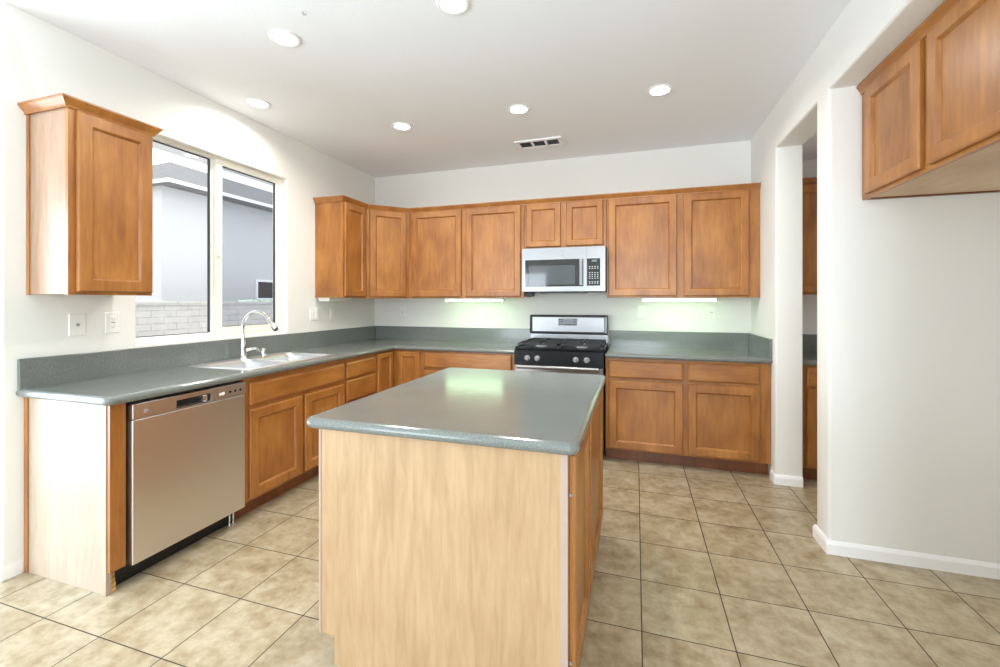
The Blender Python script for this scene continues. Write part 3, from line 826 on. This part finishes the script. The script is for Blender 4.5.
PIL = Plane((IX0, 0, 0), (0, -1, 0), (-1, 0, 0))
for u0, u1 in ((1.81, 2.37), (2.41, 2.97)):
    drawer(PIL, u0, u1, 0.698, 0.842, c, 'wood_y'); door(PIL, u0, u1, 0.118, 0.672, c)
pts = rounded([(1.692, -3.034), (2.690, -3.034), (2.690, -1.735), (1.692, -1.735)], [0.035]*4)
ci = obj('island_countertop', slab(pts, 0.860, ZC), 'counter')
tag(ci, 'rectangular grey laminate top with rounded edges on the island', 'countertop')

# ------------------------------------------------------------------ range
RX0, RX1 = 1.846, 2.602
c = thing('gas_range', 'stainless and black gas range between the back counters', 'range', (2.224, -0.35, 0))
obj('body', bx(RX0, RX1, -0.625, -0.03, 0.08, 0.905), 'black', c)
bm = bx(RX0, RX1, -0.660, -0.025, 0.905, 0.922, bev=0.004)
obj('cooktop', bm, 'black', c)
bm = B()   # slanted knob panel
q = [(-0.626, 0.782), (-0.690, 0.782), (-0.672, 0.9045), (-0.626, 0.9045)]
a = [bm.verts.new((RX0, y, z)) for y, z in q]; b = [bm.verts.new((RX1, y, z)) for y, z in q]
for i in range(4): bm.faces.new((a[i], a[(i+1) % 4], b[(i+1) % 4], b[i]))
bm.faces.new(a); bm.faces.new(b)
cp = obj('control_panel', bm, 'black', c)
for x in (1.962, 2.050, 2.376, 2.466):
    kb = obj('knob', lathe(B(), (x, -0.681, 0.838), [(0.024, -0.001), (0.024, -0.006), (0.019, -0.010), (0.0175, -0.028), (0.014, -0.031), (0.002, -0.031)], 24, 'y'), 'greyplastic', cp, smooth=True)
    obj('pointer', bx(x-0.004, x+0.004, -0.7185, -0.712, 0.822, 0.854, bev=0.001), 'greyplastic', kb)
dr_ = obj('oven_door', bx(RX0+0.004, RX1-0.004, -0.668, -0.627, 0.245, 0.775, bev=0.004), 'steel_x', c)
obj('oven_window', bx(RX0+0.13, RX1-0.13, -0.6705, -0.668, 0.36, 0.64), 'blackglass', dr_)
bm = tube(B(), [(RX0+0.035, -0.724, 0.768), (RX1-0.035, -0.724, 0.768)], 0.017, 18)
hn = obj('door_handle', bm, 'steel_x', dr_, smooth=True)
for x in (RX0+0.045, RX1-0.045): obj('handle_post', bx(x-0.016, x+0.016, -0.722, -0.667, 0.746, 0.778, bev=0.004), 'steel_x', hn)
obj('storage_drawer', bx(RX0+0.004, RX1-0.004, -0.664, -0.627, 0.085, 0.238, bev=0.004), 'steel_x', c)
for x in (RX0+0.04, RX1-0.04):
    for y in (-0.60, -0.08): obj('foot', cyl(B(), (x, y, 0.001), (x, y, 0.08), 0.016, n=14), 'blackplastic', c)
gd = obj('backguard', bx(RX0-0.006, RX1-0.002, -0.085, -0.027, 1.004, 1.192, bev=0.012, seg=3), 'blackplastic', c)
obj('riser', bx(RX0+0.002, RX1-0.004, -0.070, -0.028, 0.922, 1.004), 'steel_x', c)
pn = obj('guard_panel', bx(RX0+0.024, RX1-0.034, -0.0885, -0.0855, 1.030, 1.170, bev=0.001), 'steel_x', gd)
obj('end_cap', bx(RX1-0.030, RX1-0.008, -0.0895, -0.0855, 1.022, 1.178, bev=0.001), 'greyplastic', gd)
ds = obj('clock_display', bx(2.128, 2.312, -0.0905, -0.0888, 1.088, 1.160, bev=0.0005), 'greyplastic', pn)
obj('screen', bx(2.185, 2.262, -0.0915, -0.0906, 1.118, 1.150), 'display', ds)
rr = random.Random(1)
for i, x in enumerate((2.140, 2.156, 2.172, 2.275, 2.290, 2.303)):
    for z in (1.105, 1.128, 1.148): obj('button', bx(x-0.005, x+0.005, -0.0918, -0.0906, z-0.006, z+0.004), 'blackplastic', ds)
for x in (2.195, 2.21, 2.225, 2.24, 2.255): obj('button', bx(x-0.005, x+0.005, -0.0918, -0.0906, 1.096, 1.106), 'blackplastic', ds)
# burners and grates
for x in (2.045, 2.405):
    for y in (-0.20, -0.50):
        bn = obj('burner', lathe(B(), (x, y, 0.9222), [(0.050, 0), (0.050, 0.006), (0.038, 0.010), (0.038, 0.016)], 28), 'greyplastic', c, smooth=True)
        obj('burner_cap', lathe(B(), (x, y, 0.9385), [(0.034, 0), (0.036, 0.003), (0.034, 0.007), (0.005, 0.009)], 28), 'iron', bn, smooth=True)
for x0, x1 in ((RX0+0.020, 2.218), (2.230, RX1-0.020)):
    bm = B(); t = 0.011; z0, z1 = 0.948, 0.962; y0, y1 = -0.635, -0.075
    box(bm, x0, x1, y0, y0+t, z0, z1); box(bm, x0, x1, y1-t, y1, z0, z1); box(bm, x0, x0+t, y0, y1, z0, z1); box(bm, x1-t, x1, y0, y1, z0, z1)
    xm = (x0+x1)/2
    box(bm, x0, x1, -0.355-t/2, -0.355+t/2, z0, z1)
    for yc in (-0.20, -0.50):
        for sx in (-1, 1): box(bm, xm+sx*0.03, xm+sx*(x1-x0)/2, yc-t/2, yc+t/2, z0, z1+0.004)
        for sy in (-1, 1): box(bm, xm-t/2, xm+t/2, yc+sy*0.03, yc+sy*0.145, z0, z1+0.004)
    for x in (x0+t/2, x1-t/2):
        for y in (y0+t/2, y1-t/2, -0.355): box(bm, x-t/2, x+t/2, y-t/2, y+t/2, 0.9222, z0)
    obj('grate', bm, 'iron', c)
obj('side_trim', bx(RX0, RX0+0.016, -0.655, -0.04, 0.9222, 0.932, bev=0.002), 'black', c)
obj('side_trim', bx(RX1-0.016, RX1, -0.655, -0.04, 0.9222, 0.932, bev=0.002), 'black', c)

# ------------------------------------------------------------------ microwave
MX0, MX1, MZ0, MZ1 = 1.843, 2.597, 1.412, 1.812
c = thing('microwave', 'stainless steel microwave mounted above the range', 'microwave', (2.22, -0.2, MZ0))
obj('case', bx(MX0+0.002, MX1-0.002, -0.362, -0.004, MZ0, MZ1), 'blackplastic', c)
XS = 2.434
bm = B()
gx0, gx1, gz0, gz1 = 1.874, 2.406, 1.460, 1.706
# door face with the window hole, front at y=-0.4
def plate(x0, x1, z0, z1, hx0, hx1, hz0, hz1, y0, y1):
    bm = B(); V = {}
    for y in (y0, y1):
        for nm, q in (('a', [(x0, z0), (x1, z0), (x1, z1), (x0, z1)]), ('c', [(hx0, hz0), (hx1, hz0), (hx1, hz1), (hx0, hz1)])):
            V[nm, y] = [bm.verts.new((x, y, z)) for x, z in q]
    for i in range(4):
        j = (i+1) % 4
        bm.faces.new((V['a', y0][i], V['a', y0][j], V['a', y1][j], V['a', y1][i]))
        bm.faces.new((V['c', y0][i], V['c', y1][i], V['c', y1][j], V['c', y0][j]))
        for y in (y0, y1): bm.faces.new((V['a', y][i], V['a', y][j], V['c', y][j], V['c', y][i]))
    return bm
dm = obj('door', plate(MX0, XS-0.0012, MZ0+0.004, MZ1, gx0, gx1, gz0, gz1, -0.400, -0.363), 'steel_x', c)
wf = obj('window_frame', plate(gx0+0.0005, gx1-0.0005, gz0+0.0005, gz1-0.0005, gx0+0.034, gx1-0.074, gz0+0.020, gz1-0.052, -0.4015, -0.370), 'blackglass', dm)
obj('window', bx(gx0+0.030, gx1-0.070, -0.398, -0.372, gz0+0.016, gz1-0.048), 'ovenwin', wf)
obj('handle', bx(2.374, 2.402, -0.432, -0.4005, 1.466, 1.704, bev=0.008, seg=3), 'greyplastic', dm)
obj('emblem', cyl(B(), (2.215, -0.4002, 1.757), (2.215, -0.4018, 1.757), 0.0125, n=28), 'greyplastic', dm)
px0, px1, pz0, pz1 = 2.412, 2.553, 1.464, 1.706
pm = obj('control_side', plate(XS, MX1, MZ0+0.004, MZ1, XS+0.004, px1, pz0, pz1, -0.400, -0.363), 'steel_x', c)
kp = obj('keypad', bx(XS+0.0045, px1-0.0005, -0.4012, -0.370, pz0+0.0005, pz1-0.0005), 'blackglass', pm)
obj('display', bx(2.480, 2.525, -0.4022, -0.4013, 1.676, 1.694), 'display', kp)
for i, z in enumerate((1.634, 1.618, 1.580, 1.563, 1.546, 1.529, 1.500, 1.486)):
    for j in range(4):
        x = 2.462+0.023*j
        obj('key', bx(x-0.006, x+0.006, -0.4020, -0.4013, z-0.0035, z+0.0035), 'key', kp)
obj('vent_grille', bx(MX0+0.16, MX1-0.16, -0.392, -0.30, MZ0-0.012, MZ0-0.0005), 'blackplastic', c)
obj('lamp_cover', bx(MX0+0.022, MX0+0.085, -0.330, -0.25, MZ0-0.040, MZ0-0.0005, bev=0.004), 'blackplastic', c)

# ------------------------------------------------------------------ under cabinet lamps
def under_lamp(x0, x1, y0, y1, label, lit, z1=UB-0.001):
    c = thing('under_cabinet_light', label, 'light', ((x0+x1)/2, (y0+y1)/2, z1-0.03))
    obj('housing', bx(x0, x1, y0, y1, z1-0.012, z1+0.011, bev=0.002), 'whiteplastic', c)
    obj('lens', bx(x0+0.006, x1-0.006, y0+0.004, y1-0.004, z1-0.030, z1-0.012, bev=0.005), 'tube' if lit else 'whiteplastic', c)
    return c
under_lamp(1.000, 1.600, -0.275, -0.185, 'lit lamp under the cabinet left of the microwave', True)
under_lamp(2.904, 3.506, -0.275, -0.185, 'lit lamp under the cabinet right of the microwave', True)
under_lamp(0.020, 0.150, -0.965, -0.640, 'unlit white lamp under the narrow cabinet right of the window', False)

# ------------------------------------------------------------------ ceiling lamps, vent, hook
def can(x, y, label):
    c = thing('recessed_light', label, 'ceiling light', (x, y, H), 'recessed ceiling lights')
    obj('trim_ring', lathe(B(), (x, y, H), [(0.078, -0.0005), (0.080, -0.004), (0.076, -0.008), (0.066, -0.009), (0.060, -0.006), (0.060, -0.0005)], 40), 'trim', c, smooth=True)
    obj('lens', lathe(B(), (x, y, H), [(0.0595, -0.002), (0.0595, -0.0055), (0.045, -0.0085), (0.002, -0.0095)], 36), 'lamp', c, smooth=True)
    d = bpy.data.lights.new('lamp_beam', 'AREA'); d.shape = 'DISK'; d.size = 0.11; d.energy = 9.0; d.color = (1.0, 0.96, 0.89); d.spread = math.radians(160)
    l = bpy.data.objects.new('lamp_beam', d); COL.objects.link(l); l.parent = c; l.location = (0, 0, -0.012)
can(0.277, -1.883, 'recessed ceiling light nearest the wall above the kitchen window')
can(1.050, -1.209, 'rear recessed ceiling light on the left, in front of the corner cabinets')
can(2.031, -1.223, 'rear recessed ceiling light in the middle, nearest the air vent')
can(3.007, -1.216, 'rear recessed ceiling light on the right, nearest the doorway')
can(1.051, -2.443, 'large recessed ceiling light in the front row, left, near the tiny hook')
can(2.023, -2.422, 'recessed ceiling light in the front row, above the island, cut by the photo top')
c = thing('ceiling_vent', 'white rectangular air vent with three dark louvre sections in the ceiling', 'vent', (2.03, -0.51, H))
vx0, vx1, vy0, vy1 = 1.825, 2.240, -0.610, -0.412
obj('backing', bx(vx0+0.01, vx1-0.01, vy0+0.01, vy1-0.01, H-0.003, H-0.001), 'ventdark', c)
bm = B(); zt = H-0.0005; zb = H-0.013
box(bm, vx0, vx1, vy0, vy0+0.035, zb, zt, bev=0.003); box(bm, vx0, vx1, vy1-0.035, vy1, zb, zt, bev=0.003)
ww = (vx1-vx0-0.035*2-0.02*2)/3
xs = [vx0]
box(bm, vx0, vx0+0.035, vy0+0.02, vy1-0.02, zb, zt); box(bm, vx1-0.035, vx1, vy0+0.02, vy1-0.02, zb, zt)
for k in (1, 2):
    xa = vx0+0.035+k*ww+(k-1)*0.02; box(bm, xa, xa+0.02, vy0+0.02, vy1-0.02, zb, zt)
obj('frame', bm, 'trim', c)
for k in range(3):
    xa = vx0+0.035+k*(ww+0.02); bm = B()
    for i in range(6):
        y = vy0+0.042+i*0.0205
        vs = [bm.verts.new(p) for p in ((xa, y, H-0.011), (xa+ww, y, H-0.011), (xa+ww, y+0.010, H-0.004), (xa, y+0.010, H-0.004))]
        v2 = [bm.verts.new(v.co+Vector((0, 0.0008, 0.0012))) for v in vs]
        bm.faces.new(vs); bm.faces.new(v2)
        for q in range(4): bm.faces.new((vs[q], vs[(q+1) % 4], v2[(q+1) % 4], v2[q]))
    obj('louvre', bm, 'greyplastic', c)
hk = obj('ceiling_hook', tube(B(), [(1.296, -2.586, H-0.0005), (1.296, -2.586, H-0.010), (1.301, -2.586, H-0.016), (1.308, -2.584, H-0.015), (1.311, -2.583, H-0.009)], 0.0022, 8), 'greyplastic')
tag(hk, 'tiny metal hook in the ceiling near the large front left light', 'hook')

# ------------------------------------------------------------------ wall plates
def wall_plate(name, label, cat, pos, wall, kind, w=0.072, h=0.117):
    """wall: 'left' faces +x, 'back' faces -y; pos = (coordinate along the wall, z)"""
    if wall == 'left': o = (0.0005, pos[0], pos[1]); P = Plane(o, (0, 1, 0), (1, 0, 0))
    else: o = (pos[0], -0.0005, pos[1]); P = Plane(o, (1, 0, 0), (0, -1, 0))
    c = thing(name, label, cat, o)
    obj('cover_plate', rings_face(P, -w/2, w/2, -h/2, h/2, [(0, 0), (0, 0.003), (0.003, 0.006)]), 'whiteplastic', c)
    def q(a0, a1, z0, z1, w0, w1, nm, mat, par=c): return obj(nm, rings_face(P, a0, a1, z0, z1, [(0, w0), (0, w1-0.001), (0.001, w1)]), mat, par)
    if kind == 'jack':
        p0 = P.p(0, 0, 0.006); p1 = P.p(0, 0, 0.012)
        obj('jack', cyl(cyl(B(), p0, P.p(0, 0, 0.008), 0.0085, n=18), p0, p1, 0.005, n=16), 'greyplastic', c)
    elif kind == 'duplex':
        f = q(-0.0165, 0.0165, -0.034, 0.034, 0.0058, 0.009, 'socket', 'whiteplastic')
        for z in (0.020, -0.020):
            for a in (-0.006, 0.006): q(a-0.0012, a+0.0012, z-0.004, z+0.005, 0.0088, 0.0097, 'slot', 'blackplastic', f)
            q(-0.002, 0.002, z-0.011, z-0.007, 0.0088, 0.0097, 'slot', 'blackplastic', f)
        q(-0.010, 0.010, -0.0035, 0.0035, 0.0088, 0.0105, 'test_button', 'greyplastic', f)
    else:
        n = 2 if kind == 'double' else 1
        for k in range(n):
            a = 0 if n == 1 else (-0.023 if k == 0 else 0.023)
            r = q(a-0.0165, a+0.0165, -0.034, 0.034, 0.0058, 0.0085, 'rocker', 'whiteplastic')
            q(a-0.014, a+0.014, 0.0, 0.031, 0.0084, 0.0105, 'rocker_face', 'whiteplastic', r)
    return c
wall_plate('cable_outlet', 'white plate with a single round jack, under the lone cabinet', 'outlet', (-2.792, 1.199), 'left', 'jack', 0.075)
wall_plate('wall_outlet', 'white outlet plate between the round jack plate and the window', 'outlet', (-2.628, 1.204), 'left', 'duplex')
wall_plate('light_switch', 'double light switch plate on the left wall just right of the window', 'switch', (-0.985, 1.206), 'left', 'double', 0.118)
wall_plate('light_switch', 'single switch plate on the left wall near the inner corner', 'switch', (-0.738, 1.203), 'left', 'single')
wall_plate('wall_outlet', 'outlet on the back wall nearest the left corner, in shade', 'outlet', (0.364, 1.203), 'back', 'duplex')
wall_plate('wall_outlet', 'outlet on the back wall under the lit lamp left of the range', 'outlet', (1.332, 1.203), 'back', 'duplex')
wall_plate('light_switch', 'single switch plate on the back wall just right of the range', 'switch', (2.905, 1.222), 'back', 'single')
wall_plate('wall_outlet', 'outlet on the back wall at the right end of the right lit lamp', 'outlet', (3.503, 1.224), 'back', 'duplex')
